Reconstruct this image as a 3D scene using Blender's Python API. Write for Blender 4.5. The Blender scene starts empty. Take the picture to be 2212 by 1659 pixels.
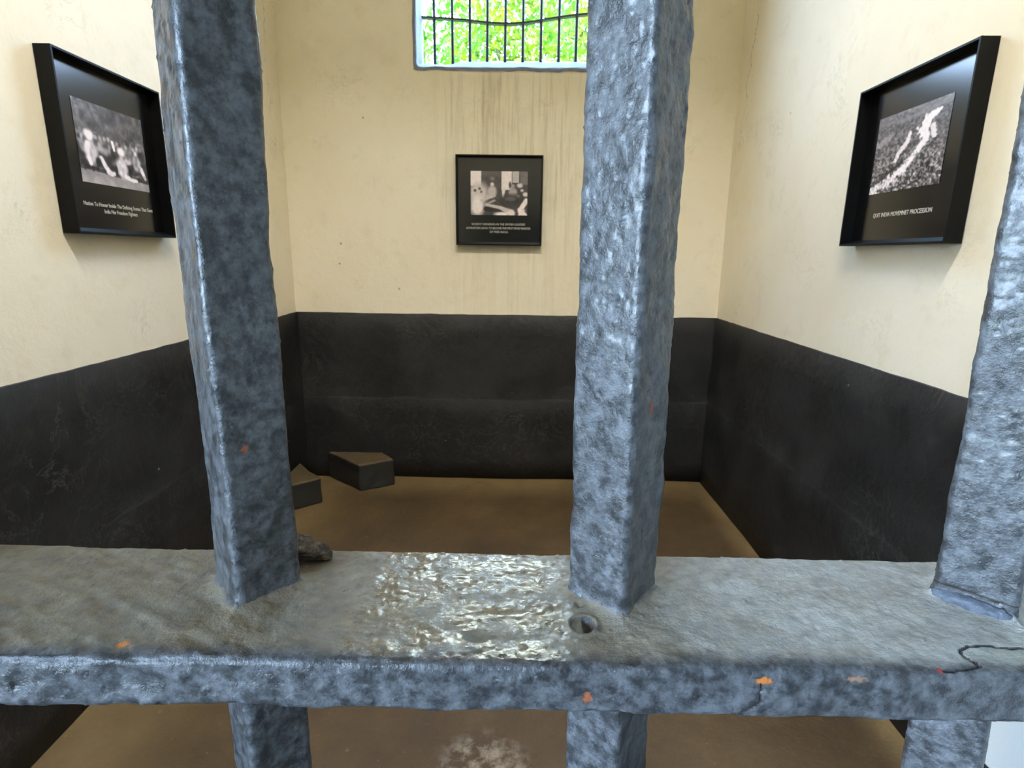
import bpy, bmesh, math, random
import numpy as np
from mathutils import Vector, Matrix

C = bpy.context.scene
COL = C.collection
random.seed(7)
RNG = np.random.default_rng(11)

# ------------------------------------------------------------------ camera
F_PX, PITCH, YAW, ROLL = 1195.6, 0.2290, -0.0086, 0.0133
cam_d = bpy.data.cameras.new('camera')
cam = bpy.data.objects.new('camera', cam_d)
COL.objects.link(cam)
cam_d.sensor_fit = 'HORIZONTAL'
cam_d.sensor_width = 36.0
cam_d.lens = F_PX / 2212 * 36.0
cam_d.clip_start = 0.01
fw = Vector((math.sin(YAW) * math.cos(PITCH), math.cos(YAW) * math.cos(PITCH), -math.sin(PITCH)))
rt = Vector((math.cos(YAW), -math.sin(YAW), 0))
up = rt.cross(fw)
rt2 = rt * math.cos(ROLL) + up * math.sin(ROLL)
up2 = up * math.cos(ROLL) - rt * math.sin(ROLL)
cam.matrix_world = Matrix(((rt2.x, up2.x, -fw.x, 0), (rt2.y, up2.y, -fw.y, 0), (rt2.z, up2.z, -fw.z, 1.5), (0, 0, 0, 1)))
cam_d.dof.use_dof = True
cam_d.dof.focus_distance = 0.30
cam_d.dof.aperture_fstop = 34
C.camera = cam

# ------------------------------------------------------------------ sky, sun, exposure
SKY_STRENGTH = 28.0
SKY_ZENITH = (0.33, 0.58, 1.0)
SKY_HORIZON = (0.62, 0.80, 1.0)
SUN_STRENGTH = 22.0
ADDED_LAMP_STRENGTH = 560.0  # glow of the added tube lamp that lifts the cell's brightness
world = bpy.data.worlds.new('sky')
C.world = world
world.use_nodes = True
wt = world.node_tree
wt.nodes.clear()
wo = wt.nodes.new('ShaderNodeOutputWorld')
bg = wt.nodes.new('ShaderNodeBackground')
tc = wt.nodes.new('ShaderNodeTexCoord')
sx = wt.nodes.new('ShaderNodeSeparateXYZ')
rp = wt.nodes.new('ShaderNodeValToRGB')
rp.color_ramp.elements[0].position = 0.0
rp.color_ramp.elements[0].color = (*SKY_HORIZON, 1)
rp.color_ramp.elements[1].position = 0.7
rp.color_ramp.elements[1].color = (*SKY_ZENITH, 1)
wt.links.new(tc.outputs['Generated'], sx.inputs[0])
wt.links.new(sx.outputs['Z'], rp.inputs[0])
wt.links.new(rp.outputs[0], bg.inputs['Color'])
bg.inputs['Strength'].default_value = SKY_STRENGTH
wt.links.new(bg.outputs[0], wo.inputs['Surface'])

sun_d = bpy.data.lights.new('sun', 'SUN')
sun_d.energy = SUN_STRENGTH
sun_d.angle = math.radians(1.0)
sun_d.color = (1.0, 0.95, 0.85)
sun = bpy.data.objects.new('sun', sun_d)
sun.rotation_euler = (math.radians(38), math.radians(14), 0)   # high, from behind the viewer's side of the building
COL.objects.link(sun)

C.view_settings.view_transform = 'Standard'
C.view_settings.look = 'None'
C.view_settings.gamma = 1.0
C.view_settings.exposure = 0.16
C.view_settings.use_curve_mapping = False
C.cycles.use_denoising = True
C.cycles.max_bounces = 10
C.cycles.diffuse_bounces = 7
C.cycles.sample_clamp_indirect = 12.0

# ------------------------------------------------------------------ numbers of the place (metres, camera over the origin at 1.5)
XL, XR, YB, YF = -1.4376, 1.2811, 3.5864, 0.50     # faces of the cell walls
ZC = 4.35
ZW, ZP = 1.124, 0.556                              # top of the black band, top of the plinth
WALL_T = 0.28
YO = -0.05                                         # outer face of the front wall
DXL, DXR, DZ = -0.60, 0.50, 2.03                   # doorway
WX0, WX1, WZ0, WZ1 = -0.619, 0.462, 2.5686, 3.95    # window

# ------------------------------------------------------------------ noise
def _hash(ix, iy, iz, seed):
    h = (ix.astype(np.int64) * 374761393 + iy.astype(np.int64) * 668265263 + iz.astype(np.int64) * 2147483647 + seed * 974634777) & 0x7fffffff
    h = ((h ^ (h >> 13)) * 1274126177) & 0x7fffffff
    h = h ^ (h >> 16)
    return (h & 0xffff) / 65535.0 * 2 - 1

def vnoise(x, y, z, seed=0):
    x, y, z = np.broadcast_arrays(np.asarray(x, float), np.asarray(y, float), np.asarray(z, float))
    ix, iy, iz = np.floor(x), np.floor(y), np.floor(z)
    fx, fy, fz = x - ix, y - iy, z - iz
    ux, uy, uz = [t * t * t * (t * (t * 6 - 15) + 10) for t in (fx, fy, fz)]
    def c(a, b, d): return _hash(ix + a, iy + b, iz + d, seed)
    x00 = c(0,0,0) * (1-ux) + c(1,0,0) * ux
    x10 = c(0,1,0) * (1-ux) + c(1,1,0) * ux
    x01 = c(0,0,1) * (1-ux) + c(1,0,1) * ux
    x11 = c(0,1,1) * (1-ux) + c(1,1,1) * ux
    return (x00 * (1-uy) + x10 * uy) * (1-uz) + (x01 * (1-uy) + x11 * uy) * uz

def fbm(x, y, z, octv=3, seed=0):
    s, a = 0, 1.0
    for o in range(octv):
        s = s + a * vnoise(x * 2**o, y * 2**o, z * 2**o, seed + o)
        a *= 0.5
    return s

# ------------------------------------------------------------------ mesh helpers
def mesh_from(name, verts, faces, smooth=False):
    me = bpy.data.meshes.new(name)
    me.from_pydata([tuple(v) for v in verts], [], [tuple(f) for f in faces])
    me.update()
    if smooth:
        me.polygons.foreach_set('use_smooth', [True] * len(me.polygons))
    return me

def grid_mesh(name, P, closed_u=False, caps=False, smooth=True):
    """P: array (nv, nu, 3). Quads between neighbours, built fast."""
    nv, nu, _ = P.shape
    me = bpy.data.meshes.new(name)
    verts = P.reshape(-1, 3)
    iu = np.arange(nu if closed_u else nu - 1)
    iv = np.arange(nv - 1)
    V, U = np.meshgrid(iv, iu, indexing='ij')
    U2 = (U + 1) % nu
    q = np.stack([V * nu + U, V * nu + U2, (V + 1) * nu + U2, (V + 1) * nu + U], -1).reshape(-1, 4)
    me.vertices.add(len(verts))
    me.vertices.foreach_set('co', verts.astype(np.float32).ravel())
    nq = len(q)
    loops = q.ravel().tolist()
    starts = (np.arange(nq) * 4).tolist()
    if caps and closed_u:
        loops += list(range(nu - 1, -1, -1)); starts.append(nq * 4)
        loops += list(range((nv - 1) * nu, nv * nu)); starts.append(nq * 4 + nu)
    me.loops.add(len(loops))
    me.loops.foreach_set('vertex_index', loops)
    me.polygons.add(len(starts))
    me.polygons.foreach_set('loop_start', starts)
    me.update(calc_edges=True)
    me.validate()
    if smooth:
        me.polygons.foreach_set('use_smooth', [True] * len(me.polygons))
    return me

def color_attr(me, rgba, name='mark'):
    a = me.color_attributes.new(name, 'FLOAT_COLOR', 'POINT')
    a.data.foreach_set('color', np.asarray(rgba, np.float32).ravel())

def link(name, me, mat=None, parent=None, loc=None):
    o = bpy.data.objects.new(name, me)
    COL.objects.link(o)
    if mat is not None and me is not None:
        me.materials.append(mat)
    if parent is not None:
        o.parent = parent
    if loc is not None:
        o.location = loc
    return o

def empty(name, loc=(0, 0, 0)):
    o = bpy.data.objects.new(name, None)
    o.empty_display_size = 0.1
    COL.objects.link(o)
    o.location = loc
    return o

def tag(o, label, cat, group=None):
    o['label'] = label
    o['category'] = cat
    if group:
        o['group'] = group
    return o

def structure(o, label=None):
    o['kind'] = 'structure'
    if label:
        o['label'] = label
    return o

def box_verts(x0, x1, y0, y1, z0, z1):
    return [(x0,y0,z0),(x1,y0,z0),(x1,y1,z0),(x0,y1,z0),(x0,y0,z1),(x1,y0,z1),(x1,y1,z1),(x0,y1,z1)]
BOX_F = [(0,3,2,1),(4,5,6,7),(0,1,5,4),(1,2,6,5),(2,3,7,6),(3,0,4,7)]
class MB:
    def __init__(s): s.v, s.f = [], []
    def add(s, v, f):
        n = len(s.v); s.v += [tuple(p) for p in v]; s.f += [tuple(i + n for i in q) for q in f]
    def box(s, x0, x1, y0, y1, z0, z1): s.add(box_verts(x0, x1, y0, y1, z0, z1), BOX_F)
    def tube(s, pts, r, n=8, caps=True):
        pts = [Vector(p) for p in pts]; rings = []
        rr = r if isinstance(r, (list, tuple)) else [r] * len(pts)
        base = len(s.v)
        for i, p in enumerate(pts):
            t = (pts[min(i+1, len(pts)-1)] - pts[max(i-1, 0)]).normalized()
            a = t.cross(Vector((0.13, 0.9, 0.31)));  a.normalize(); b = t.cross(a)
            for k in range(n):
                th = 2 * math.pi * k / n
                s.v.append(tuple(p + (a * math.cos(th) + b * math.sin(th)) * rr[i]))
        for i in range(len(pts) - 1):
            for k in range(n):
                s.f.append((base+i*n+k, base+i*n+(k+1)%n, base+(i+1)*n+(k+1)%n, base+(i+1)*n+k))
        if caps:
            s.f.append(tuple(base + k for k in range(n))[::-1])
            s.f.append(tuple(base + (len(pts)-1)*n + k for k in range(n)))
    def mesh(s, name, smooth=False): return mesh_from(name, s.v, s.f, smooth)

def bevelled(me, w, seg=2):
    bm = bmesh.new(); bm.from_mesh(me)
    bmesh.ops.recalc_face_normals(bm, faces=bm.faces)
    bmesh.ops.bevel(bm, geom=list(bm.edges), offset=w, segments=seg, affect='EDGES', profile=0.6)
    bm.to_mesh(me); bm.free()
    return me

# ------------------------------------------------------------------ material helpers
def srgb(r, g, b):
    def f(c):
        c /= 255.0
        return c / 12.92 if c <= 0.04045 else ((c + 0.055) / 1.055) ** 2.4
    return (f(r), f(g), f(b), 1.0)

class Mat:
    def __init__(s, name):
        s.m = bpy.data.materials.new(name); s.m.use_nodes = True
        s.t = s.m.node_tree; s.b = s.t.nodes['Principled BSDF']
        s.tc = s.t.nodes.new('ShaderNodeTexCoord')
        s.co = s.tc.outputs['Object']
    def n(s, typ, **kw):
        nd = s.t.nodes.new(typ)
        for k, v in kw.items(): setattr(nd, k, v)
        return nd
    def l(s, a, b): s.t.links.new(a, b)
    def val(s, x, sock):
        if isinstance(x, (int, float)): sock.default_value = x
        elif isinstance(x, tuple): sock.default_value = x
        else: s.l(x, sock)
    def mapping(s, scale, loc=(0,0,0), rot=(0,0,0)):
        m = s.n('ShaderNodeMapping'); m.inputs['Scale'].default_value = scale; m.inputs['Location'].default_value = loc
        m.inputs['Rotation'].default_value = rot
        s.l(s.co, m.inputs[0]); return m.outputs[0]
    def noise(s, scale, detail=4, rough=0.55, vec=None, dist=0.0, lac=2.0):
        nd = s.n('ShaderNodeTexNoise')
        nd.inputs['Scale'].default_value = scale; nd.inputs['Detail'].default_value = detail
        nd.inputs['Roughness'].default_value = rough; nd.inputs['Distortion'].default_value = dist
        s.l(vec or s.co, nd.inputs['Vector']); return nd.outputs['Fac']
    def ramp(s, fac, stops, interp='LINEAR'):
        nd = s.n('ShaderNodeValToRGB'); cr = nd.color_ramp; cr.interpolation = interp
        while len(cr.elements) < len(stops): cr.elements.new(0.5)
        for e, (p, c) in zip(cr.elements, stops):
            e.position = p; e.color = (c, c, c, 1) if isinstance(c, (int, float)) else c
        s.l(fac, nd.inputs[0]); return nd.outputs[0]
    def mix(s, fac, a, b, blend='MIX'):
        nd = s.n('ShaderNodeMix', data_type='RGBA', blend_type=blend)
        s.val(fac, nd.inputs[0]); s.val(a, nd.inputs[6]); s.val(b, nd.inputs[7]); return nd.outputs[2]
    def math(s, op, a, b=0.0, clamp=False):
        nd = s.n('ShaderNodeMath', operation=op, use_clamp=clamp)
        s.val(a, nd.inputs[0]); s.val(b, nd.inputs[1]); return nd.outputs[0]
    def sep(s, vec=None):
        nd = s.n('ShaderNodeSeparateXYZ'); s.l(vec or s.co, nd.inputs[0]); return nd.outputs
    def maprange(s, v, a, b, c=0.0, d=1.0, smooth=True):
        nd = s.n('ShaderNodeMapRange', interpolation_type='SMOOTHSTEP' if smooth else 'LINEAR')
        s.val(v, nd.inputs[0])
        for i, x in enumerate((a, b, c, d)): nd.inputs[i + 1].default_value = x
        return nd.outputs[0]
    def bump(s, h, dist, strength=1.0):
        nd = s.n('ShaderNodeBump'); nd.inputs['Distance'].default_value = dist; nd.inputs['Strength'].default_value = strength
        s.l(h, nd.inputs['Height'])
        s.l(nd.outputs[0], s.b.inputs['Normal']); return nd
    def set(s, **kw):
        names = dict(color='Base Color', rough='Roughness', metal='Metallic', spec='Specular IOR Level', coat='Coat Weight', coat_rough='Coat Roughness')
        for k, v in kw.items(): s.val(v, s.b.inputs[names[k]])
        return s
    def marked(s, col):
        at = s.n('ShaderNodeAttribute', attribute_name='mark')
        return s.mix(at.outputs['Alpha'], col, at.outputs['Color']), at.outputs['Alpha']

# cream limewash --------------------------------------------------------------
CREAM = srgb(231, 223, 203)
def plaster(name, back=False):
    m = Mat(name)
    x, y, z = m.sep()
    big = m.noise(1.7, 4, 0.6)
    col = m.mix(m.ramp(big, [(0.35, 0.0), (0.7, 1.0)]), CREAM, srgb(226, 216, 192))
    med = m.noise(9, 5, 0.65)
    col = m.mix(m.ramp(med, [(0.55, 0.0), (0.8, 0.28)]), col, srgb(190, 174, 138))
    # scuffs and thin dirt veins
    vv = m.noise(5.0, 6, 0.75, dist=2.2)
    vein = m.ramp(vv, [(0.485, 0.0), (0.5, 1.0), (0.515, 0.0)])
    vmask = m.ramp(m.noise(3.1, 3, 0.5, vec=m.mapping((1, 1, 1), (4.2, 1.3, 7.7))), [(0.56, 0.0), (0.7, 0.42)])
    col = m.mix(m.math('MULTIPLY', vein, vmask), col, srgb(120, 108, 86))
    # fly specks
    vo = m.n('ShaderNodeTexVoronoi'); vo.inputs['Scale'].default_value = 6.5; vo.inputs['Randomness'].default_value = 1.0
    m.l(m.co, vo.inputs['Vector'])
    sp = m.ramp(vo.outputs['Distance'], [(0.03, 1.0), (0.055, 0.0)])
    rnd = m.ramp(m.noise(2.3, 2, 0.5, vec=m.mapping((1, 1, 1), (9, 2, 3))), [(0.5, 0.0), (0.56, 0.75)])
    col = m.mix(m.math('MULTIPLY', sp, rnd), col, srgb(92, 80, 64))
    if not back:
        # hairline crack running down beside the far corner
        wig = m.noise(2.6, 5, 0.7)
        cy = m.math('ADD', 3.22, m.math('MULTIPLY', wig, 0.42))
        cd = m.math('ABSOLUTE', m.math('SUBTRACT', y, cy))
        ck = m.math('MULTIPLY', m.maprange(cd, 0.007, 0.001), m.maprange(z, 1.7, 2.4, 0.0, 1.0))
        ck = m.math('MULTIPLY', ck, m.ramp(m.noise(6.0, 3, 0.5), [(0.40, 0.0), (0.58, 0.6)]))
        col = m.mix(ck, col, srgb(120, 106, 84))
    if back:
        # rain streaks washed down below the window
        n1 = m.noise(1.0, 5, 0.7, vec=m.mapping((19, 1, 1.3)))
        st = m.ramp(n1, [(0.48, 0.0), (0.72, 0.8)])
        n2 = m.noise(1.0, 3, 0.6, vec=m.mapping((58, 1, 2.2), (3, 0, 2)))
        st2 = m.ramp(n2, [(0.52, 0.0), (0.74, 0.7)])
        s = m.math('ADD', st, st2, True)
        wx = m.math('MULTIPLY', m.maprange(x, -0.62, -0.30), m.maprange(x, 0.46, 0.25))
        wz = m.math('MULTIPLY', m.maprange(z, 1.15, 2.35, 0.25, 1.0), m.maprange(z, 2.62, 2.50))
        s = m.math('MULTIPLY', m.math('MULTIPLY', s, wx), wz)
        col = m.mix(m.math('MULTIPLY', s, 0.55), col, srgb(136, 122, 98))
        upper_tone = m.math('MULTIPLY', m.maprange(z, 2.35, 2.75), m.ramp(m.noise(2.4, 4, 0.6), [(0.3, 0.25), (0.7, 0.75)]))  # mottled darker tone toward the top of the wall
        col = m.mix(m.math('MULTIPLY', upper_tone, 0.35), col, srgb(160, 145, 118))
    m.set(color=col, rough=0.75, spec=0.3)
    h = m.math('ADD', m.noise(28, 5, 0.6), m.math('MULTIPLY', m.noise(210, 3, 0.5), 0.25))
    m.bump(h, 0.004, 0.6)
    return m.m
M_PLASTER = plaster('cream_limewash')
M_PLASTER_BACK = plaster('cream_limewash_streaked', True)

def black_band():
    m = Mat('black_wall_paint')
    n1 = m.noise(3.2, 6, 0.65)
    col = m.mix(m.ramp(n1, [(0.4, 0.0), (0.75, 0.8)]), srgb(26, 26, 26), srgb(48, 48, 48))
    vv = m.noise(3.6, 6, 0.7, dist=2.5)
    vein = m.ramp(vv, [(0.488, 0.0), (0.5, 0.55), (0.512, 0.0)])
    msk = m.ramp(m.noise(1.9, 3, 0.5, vec=m.mapping((1, 1, 1), (3, 8, 1))), [(0.52, 0.0), (0.66, 0.75)])
    col = m.mix(m.math('MULTIPLY', vein, msk), col, srgb(104, 96, 84))
    vo = m.n('ShaderNodeTexVoronoi'); vo.inputs['Scale'].default_value = 7.5
    m.l(m.co, vo.inputs['Vector'])
    sp = m.ramp(vo.outputs['Distance'], [(0.02, 1.0), (0.05, 0.0)])
    rnd = m.ramp(m.noise(2.0, 2, 0.5, vec=m.mapping((1, 1, 1), (1, 5, 9))), [(0.53, 0.0), (0.6, 0.8)])
    col = m.mix(m.math('MULTIPLY', sp, rnd), col, srgb(150, 148, 140))
    m.set(color=col, rough=m.ramp(n1, [(0.3, 0.5), (0.8, 0.66)]), spec=0.35)
    m.bump(m.math('ADD', m.noise(24, 5, 0.6), m.math('MULTIPLY', vein, 0.3)), 0.006, 0.7)
    return m.m
M_BLACK = black_band()

def floor_mat():
    m = Mat('worn_brown_cement')
    n1 = m.noise(2.2, 6, 0.65)
    col = m.ramp(n1, [(0.3, srgb(62, 49, 31)), (0.55, srgb(82, 66, 44)), (0.8, srgb(101, 84, 60))])
    n2 = m.noise(11, 6, 0.7)
    col = m.mix(m.ramp(n2, [(0.5, 0.0), (0.75, 0.5)]), col, srgb(66, 50, 28))
    # pale scoured patch in front of the grille
    x, y, z = m.sep()
    dx = m.math('ADD', x, 0.085); dy = m.math('SUBTRACT', y, 1.36)
    d2 = m.math('ADD', m.math('MULTIPLY', dx, dx), m.math('MULTIPLY', m.math('MULTIPLY', dy, dy), 1.2))
    pm = m.math('MULTIPLY', m.maprange(d2, 0.03, 0.0), m.ramp(m.noise(16, 5, 0.7), [(0.45, 0.0), (0.62, 0.9)]))
    col = m.mix(pm, col, srgb(150, 140, 128))
    n3 = m.noise(38, 4, 0.6)
    col = m.mix(m.ramp(n3, [(0.66, 0.0), (0.76, 0.45)]), col, srgb(150, 130, 98))
    # dust swept against the walls
    ed = m.math('MAXIMUM', m.maprange(y, YB - 0.42, YB - 0.02), m.math('MAXIMUM', m.maprange(x, XL + 0.55, XL + 0.05), m.maprange(x, XR - 0.16, XR - 0.02)))
    col = m.mix(m.math('MULTIPLY', m.math('MULTIPLY', ed, m.ramp(m.noise(4.5, 5, 0.65), [(0.25, 0.5), (0.65, 1.0)])), 0.65), col, srgb(142, 121, 84))
    m.set(color=col, rough=0.62, spec=0.35)
    m.bump(m.math('ADD', m.noise(18, 6, 0.65), m.math('MULTIPLY', n3, 0.4)), 0.006, 0.7)
    return m.m
M_FLOOR = floor_mat()

def simple(name, col, rough=0.6, spec=0.5, var=0.12, scale=20, bump=0.0, metal=0.0):
    m = Mat(name)
    n1 = m.noise(scale, 5, 0.6)
    dark = tuple(c * (1 - var * 2) for c in col[:3]) + (1,)
    m.set(color=m.mix(m.ramp(n1, [(0.3, 1.0), (0.7, 0.0)]), col, dark), rough=rough, spec=spec, metal=metal)
    if bump: m.bump(n1, bump)
    return m.m
M_WHITE = simple('white_limewash', srgb(204, 206, 204), 0.7, 0.3, 0.03, 9, 0.002)
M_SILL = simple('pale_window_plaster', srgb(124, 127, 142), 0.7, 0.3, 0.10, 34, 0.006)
M_CEIL = simple('ceiling_limewash', srgb(224, 216, 196), 0.8, 0.2, 0.04, 4, 0.003)
M_STONE = simple('unseen_veranda_stone', srgb(120, 112, 100), 0.8, 0.3, 0.1, 6, 0.004)
M_UNSEEN_VERANDA = simple('unseen_veranda_limewash', srgb(128, 120, 106), 0.8, 0.2, 0.05, 5, 0.003)
M_WINIRON = simple('window_bar_iron', srgb(66, 66, 64), 0.6, 0.4, 0.2, 60, 0.002)
M_FRAME = simple('satin_black_frame', srgb(4, 4, 5), 0.45, 0.16, 0.05, 12)
M_BOARD = simple('black_photo_mount', srgb(8, 8, 9), 0.19, 0.75, 0.03, 5)
M_LETTER = simple('silver_lettering', srgb(196, 190, 180), 0.5, 0.4, 0.03, 40)
M_BLOCKSIDE = simple('black_painted_cement', srgb(42, 41, 39), 0.62, 0.35, 0.16, 12, 0.006)
M_BLOCKTOP = simple('worn_cement_top', srgb(96, 82, 60), 0.66, 0.35, 0.16, 14, 0.006)

def print_mat():
    m = Mat('sepia_photograph')
    at = m.n('ShaderNodeAttribute', attribute_name='mark')
    m.set(color=at.outputs['Color'], rough=0.30, spec=0.5)
    return m.m
M_PRINT = print_mat()

# painted iron ----------------------------------------------------------------
def iron_paint(name, dusty):
    m = Mat(name)
    n1 = m.noise(140, 7, 0.68)
    n2 = m.noise(300, 5, 0.62, vec=m.mapping((1, 1, 0.55)))
    col = m.mix(m.ramp(n1, [(0.40, 0.0), (0.64, 1.0)]), srgb(54, 55, 58), srgb(110, 112, 117))
    col = m.mix(m.ramp(n2, [(0.54, 0.0), (0.72, 0.5)]), col, srgb(34, 35, 39))
    n3 = m.noise(900, 3, 0.6)
    col = m.mix(m.ramp(n3, [(0.66, 0.0), (0.76, 0.5)]), col, srgb(150, 158, 168))
    rough = m.ramp(n1, [(0.35, 0.30), (0.7, 0.50)])
    if dusty:
        x, y, z = m.sep()
        ge = m.n('ShaderNodeNewGeometry')
        gx, gy, gz = m.sep(ge.outputs['True Normal'])
        topm = m.maprange(gz, 0.55, 0.9)
        edge = m.maprange(m.math('ADD', y, m.math('MULTIPLY', m.math('SUBTRACT', m.noise(90, 4, 0.6), 0.5), 0.012)), 0.2030, 0.2150)
        dn = m.ramp(m.noise(130, 6, 0.65), [(0.30, 0.55), (0.62, 1.0)])
        dust = m.math('MULTIPLY', m.math('MULTIPLY', topm, dn), edge)
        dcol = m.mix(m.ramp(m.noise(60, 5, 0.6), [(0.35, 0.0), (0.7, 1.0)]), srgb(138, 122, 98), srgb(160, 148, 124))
        pale = m.math('MULTIPLY', m.maprange(x, 0.0, 0.16), m.ramp(m.noise(45, 5, 0.6), [(0.25, 0.45), (0.6, 1.0)]))  # dust paler to the right: partly real, partly brighter light painted in
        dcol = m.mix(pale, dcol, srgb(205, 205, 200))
        # handled patch between the two bars: rubbed clean and glossy
        worn = m.math('MULTIPLY', m.maprange(x, -0.102, -0.062), m.maprange(x, 0.050, 0.015))
        worn = m.math('MULTIPLY', worn, m.ramp(m.noise(70, 4, 0.6), [(0.30, 0.35), (0.55, 1.0)]))
        col = m.mix(m.math('MULTIPLY', dust, m.math('SUBTRACT', 0.92, m.math('MULTIPLY', worn, 0.14))), col, dcol)
        dent = m.math('ADD', m.math('POWER', m.math('DIVIDE', m.math('ADD', x, 0.0165), 0.0062), 2.0), m.math('POWER', m.math('DIVIDE', m.math('SUBTRACT', y, 0.2200), 0.0042), 2.0))
        worn = m.math('MULTIPLY', worn, m.maprange(dent, 0.8, 1.25))
        patch = m.ramp(m.noise(330, 5, 0.62), [(0.42, 0.62), (0.54, 1.0)])
        drough = m.math('SUBTRACT', 0.72, m.math('MULTIPLY', m.math('MULTIPLY', worn, patch), 0.61))
        amber_glint = m.mix(m.math('MULTIPLY', worn, topm), (1, 1, 1, 1), (1.0, 0.62, 0.20, 1))  # yellow of the window glints painted into the rail's reflection
        m.l(amber_glint, m.b.inputs['Specular Tint'])
        mr = m.n('ShaderNodeMix', data_type='FLOAT')
        m.l(topm, mr.inputs[0]); m.l(rough, mr.inputs[2]); m.l(drough, mr.inputs[3])
        rough = mr.outputs[0]
    col, alpha = m.marked(col)
    rr = m.math('MAXIMUM', rough, m.math('MULTIPLY', alpha, 0.8))
    m.set(color=col, rough=rr, spec=m.math('ADD', 0.6, m.math('MULTIPLY', m.math('MULTIPLY', worn, topm), 0.5)) if dusty else 0.6)
    if dusty:
        gl = m.ramp(m.noise(520, 5, 0.65, vec=m.mapping((0.6, 1, 1))), [(0.60, 0.0), (0.66, 0.9)])
        m.set(coat=m.math('MULTIPLY', m.math('MULTIPLY', gl, worn), topm), coat_rough=0.07)
    else:
        m.set(coat=m.ramp(n2, [(0.42, 0.5), (0.58, 0.05)]), coat_rough=0.16)
    h = m.math('ADD', m.math('MULTIPLY', m.noise(420, 4, 0.6), 1.0), m.math('MULTIPLY', n3, 0.45))
    bn = m.bump(h, 0.0007, 0.85)
    if dusty:
        m.l(m.math('SUBTRACT', 0.85, m.math('MULTIPLY', m.math('MULTIPLY', worn, topm), 0.62)), bn.inputs['Strength'])
    return m.m
M_BAR = iron_paint('grey_iron_paint', False)
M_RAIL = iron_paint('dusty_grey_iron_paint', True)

M_WELD = simple('grey_weld_paint', srgb(104, 112, 126), 0.5, 0.5, 0.2, 260, 0.0012)

def chip_mat():
    m = Mat('rotten_bark')
    n1 = m.noise(120, 6, 0.7, vec=m.mapping((1, 1, 3)))
    col = m.ramp(n1, [(0.3, srgb(50, 42, 38)), (0.5, srgb(98, 86, 76)), (0.7, srgb(164, 150, 134))])
    m.set(color=col, rough=0.9, spec=0.2)
    m.bump(m.noise(300, 5, 0.7), 0.001, 1.0)
    return m.m
M_CHIP = chip_mat()

def leaf_mat(name, c1, c2):
    m = Mat(name)
    oi = m.noise(3.0, 3, 0.6)
    col = m.mix(m.ramp(oi, [(0.38, 0.0), (0.62, 1.0)]), c1, c2)
    m.set(color=col, rough=0.5, spec=0.3)
    tr = m.n('ShaderNodeBsdfTranslucent'); m.l(col, tr.inputs['Color'])
    ms = m.n('ShaderNodeMixShader'); ms.inputs[0].default_value = 0.5
    m.l(m.b.outputs[0], ms.inputs[1]); m.l(tr.outputs[0], ms.inputs[2])
    m.l(ms.outputs[0], m.t.nodes['Material Output'].inputs['Surface'])
    return m.m
M_BARKT = simple('tree_bark', srgb(104, 92, 72), 0.9, 0.2, 0.2, 15, 0.01)
M_GRASS = simple('grass_ground', srgb(96, 112, 60), 0.9, 0.2, 0.2, 3, 0.01)

def added_lamp_mat():
    m = Mat('added_tube_glow')
    m.b.inputs['Emission Color'].default_value = (1.0, 0.97, 0.92, 1)
    m.b.inputs['Emission Strength'].default_value = ADDED_LAMP_STRENGTH
    return m.m
M_ADDED_TUBE = added_lamp_mat()

# ------------------------------------------------------------------ the cell
def wall_grid(axis_pos, axis, u0, u1, z0, z1, sign, nu, nz, amp, seed):
    """Gently uneven plaster face; axis 'x' (side wall at x=axis_pos) or 'y'."""
    u = np.linspace(u0, u1, nu); z = np.linspace(z0, z1, nz)
    U, Z = np.meshgrid(u, z)
    d = amp * fbm(U * 1.6, Z * 1.6, 0.3, 3, seed)
    w = np.minimum(np.minimum(U - u0, u1 - U) / 0.15, 1); w = np.clip(w, 0, 1)
    d = d * w
    if axis == 'x': P = np.stack([axis_pos + sign * d, U, Z], -1)
    else: P = np.stack([U, axis_pos + sign * d, Z], -1)
    return P

def solid_from_grid(name, P, offset, mat, parent=None):
    """front grid + flat back + sides = a closed slab"""
    nz, nu, _ = P.shape
    vs = P.reshape(-1, 3).tolist()
    fs = []
    for i in range(nz - 1):
        for j in range(nu - 1):
            fs.append((i*nu+j, i*nu+j+1, (i+1)*nu+j+1, (i+1)*nu+j))
    rim = [j for j in range(nu)] + [i*nu+nu-1 for i in range(1, nz)] + [(nz-1)*nu+j for j in range(nu-2, -1, -1)] + [i*nu for i in range(nz-2, 0, -1)]
    b0 = len(vs); off = Vector(offset)
    ax = 0 if abs(off.x) > abs(off.y) else (1 if abs(off.y) > 0 else 2)
    mean = float(P[..., ax].mean())
    for r in rim:
        p = Vector(vs[r]); p[ax] = mean; p = p + off
        vs.append(tuple(p))
    n = len(rim)
    for k in range(n):
        fs.append((rim[k], b0+k, b0+(k+1)%n, rim[(k+1)%n]))
    fs.append(tuple(b0 + k for k in range(n)))
    me = mesh_from(name, vs, fs)
    bm = bmesh.new(); bm.from_mesh(me); bmesh.ops.recalc_face_normals(bm, faces=bm.faces); bm.to_mesh(me); bm.free()
    return link(name, me, mat, parent)

# floor
u = np.linspace(XL - 0.25, XR + 0.25, 60); v = np.linspace(YO, YB + WALL_T, 70)
U, V = np.meshgrid(u, v)
Pf = np.stack([U, V, 0.004 * fbm(U * 2, V * 2, 0, 3, 5) - 0.003], -1)
floor = structure(solid_from_grid('floor', Pf, (0, 0, -0.2), M_FLOOR))
floor['label'] = 'worn brown cement floor of the cell'

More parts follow.
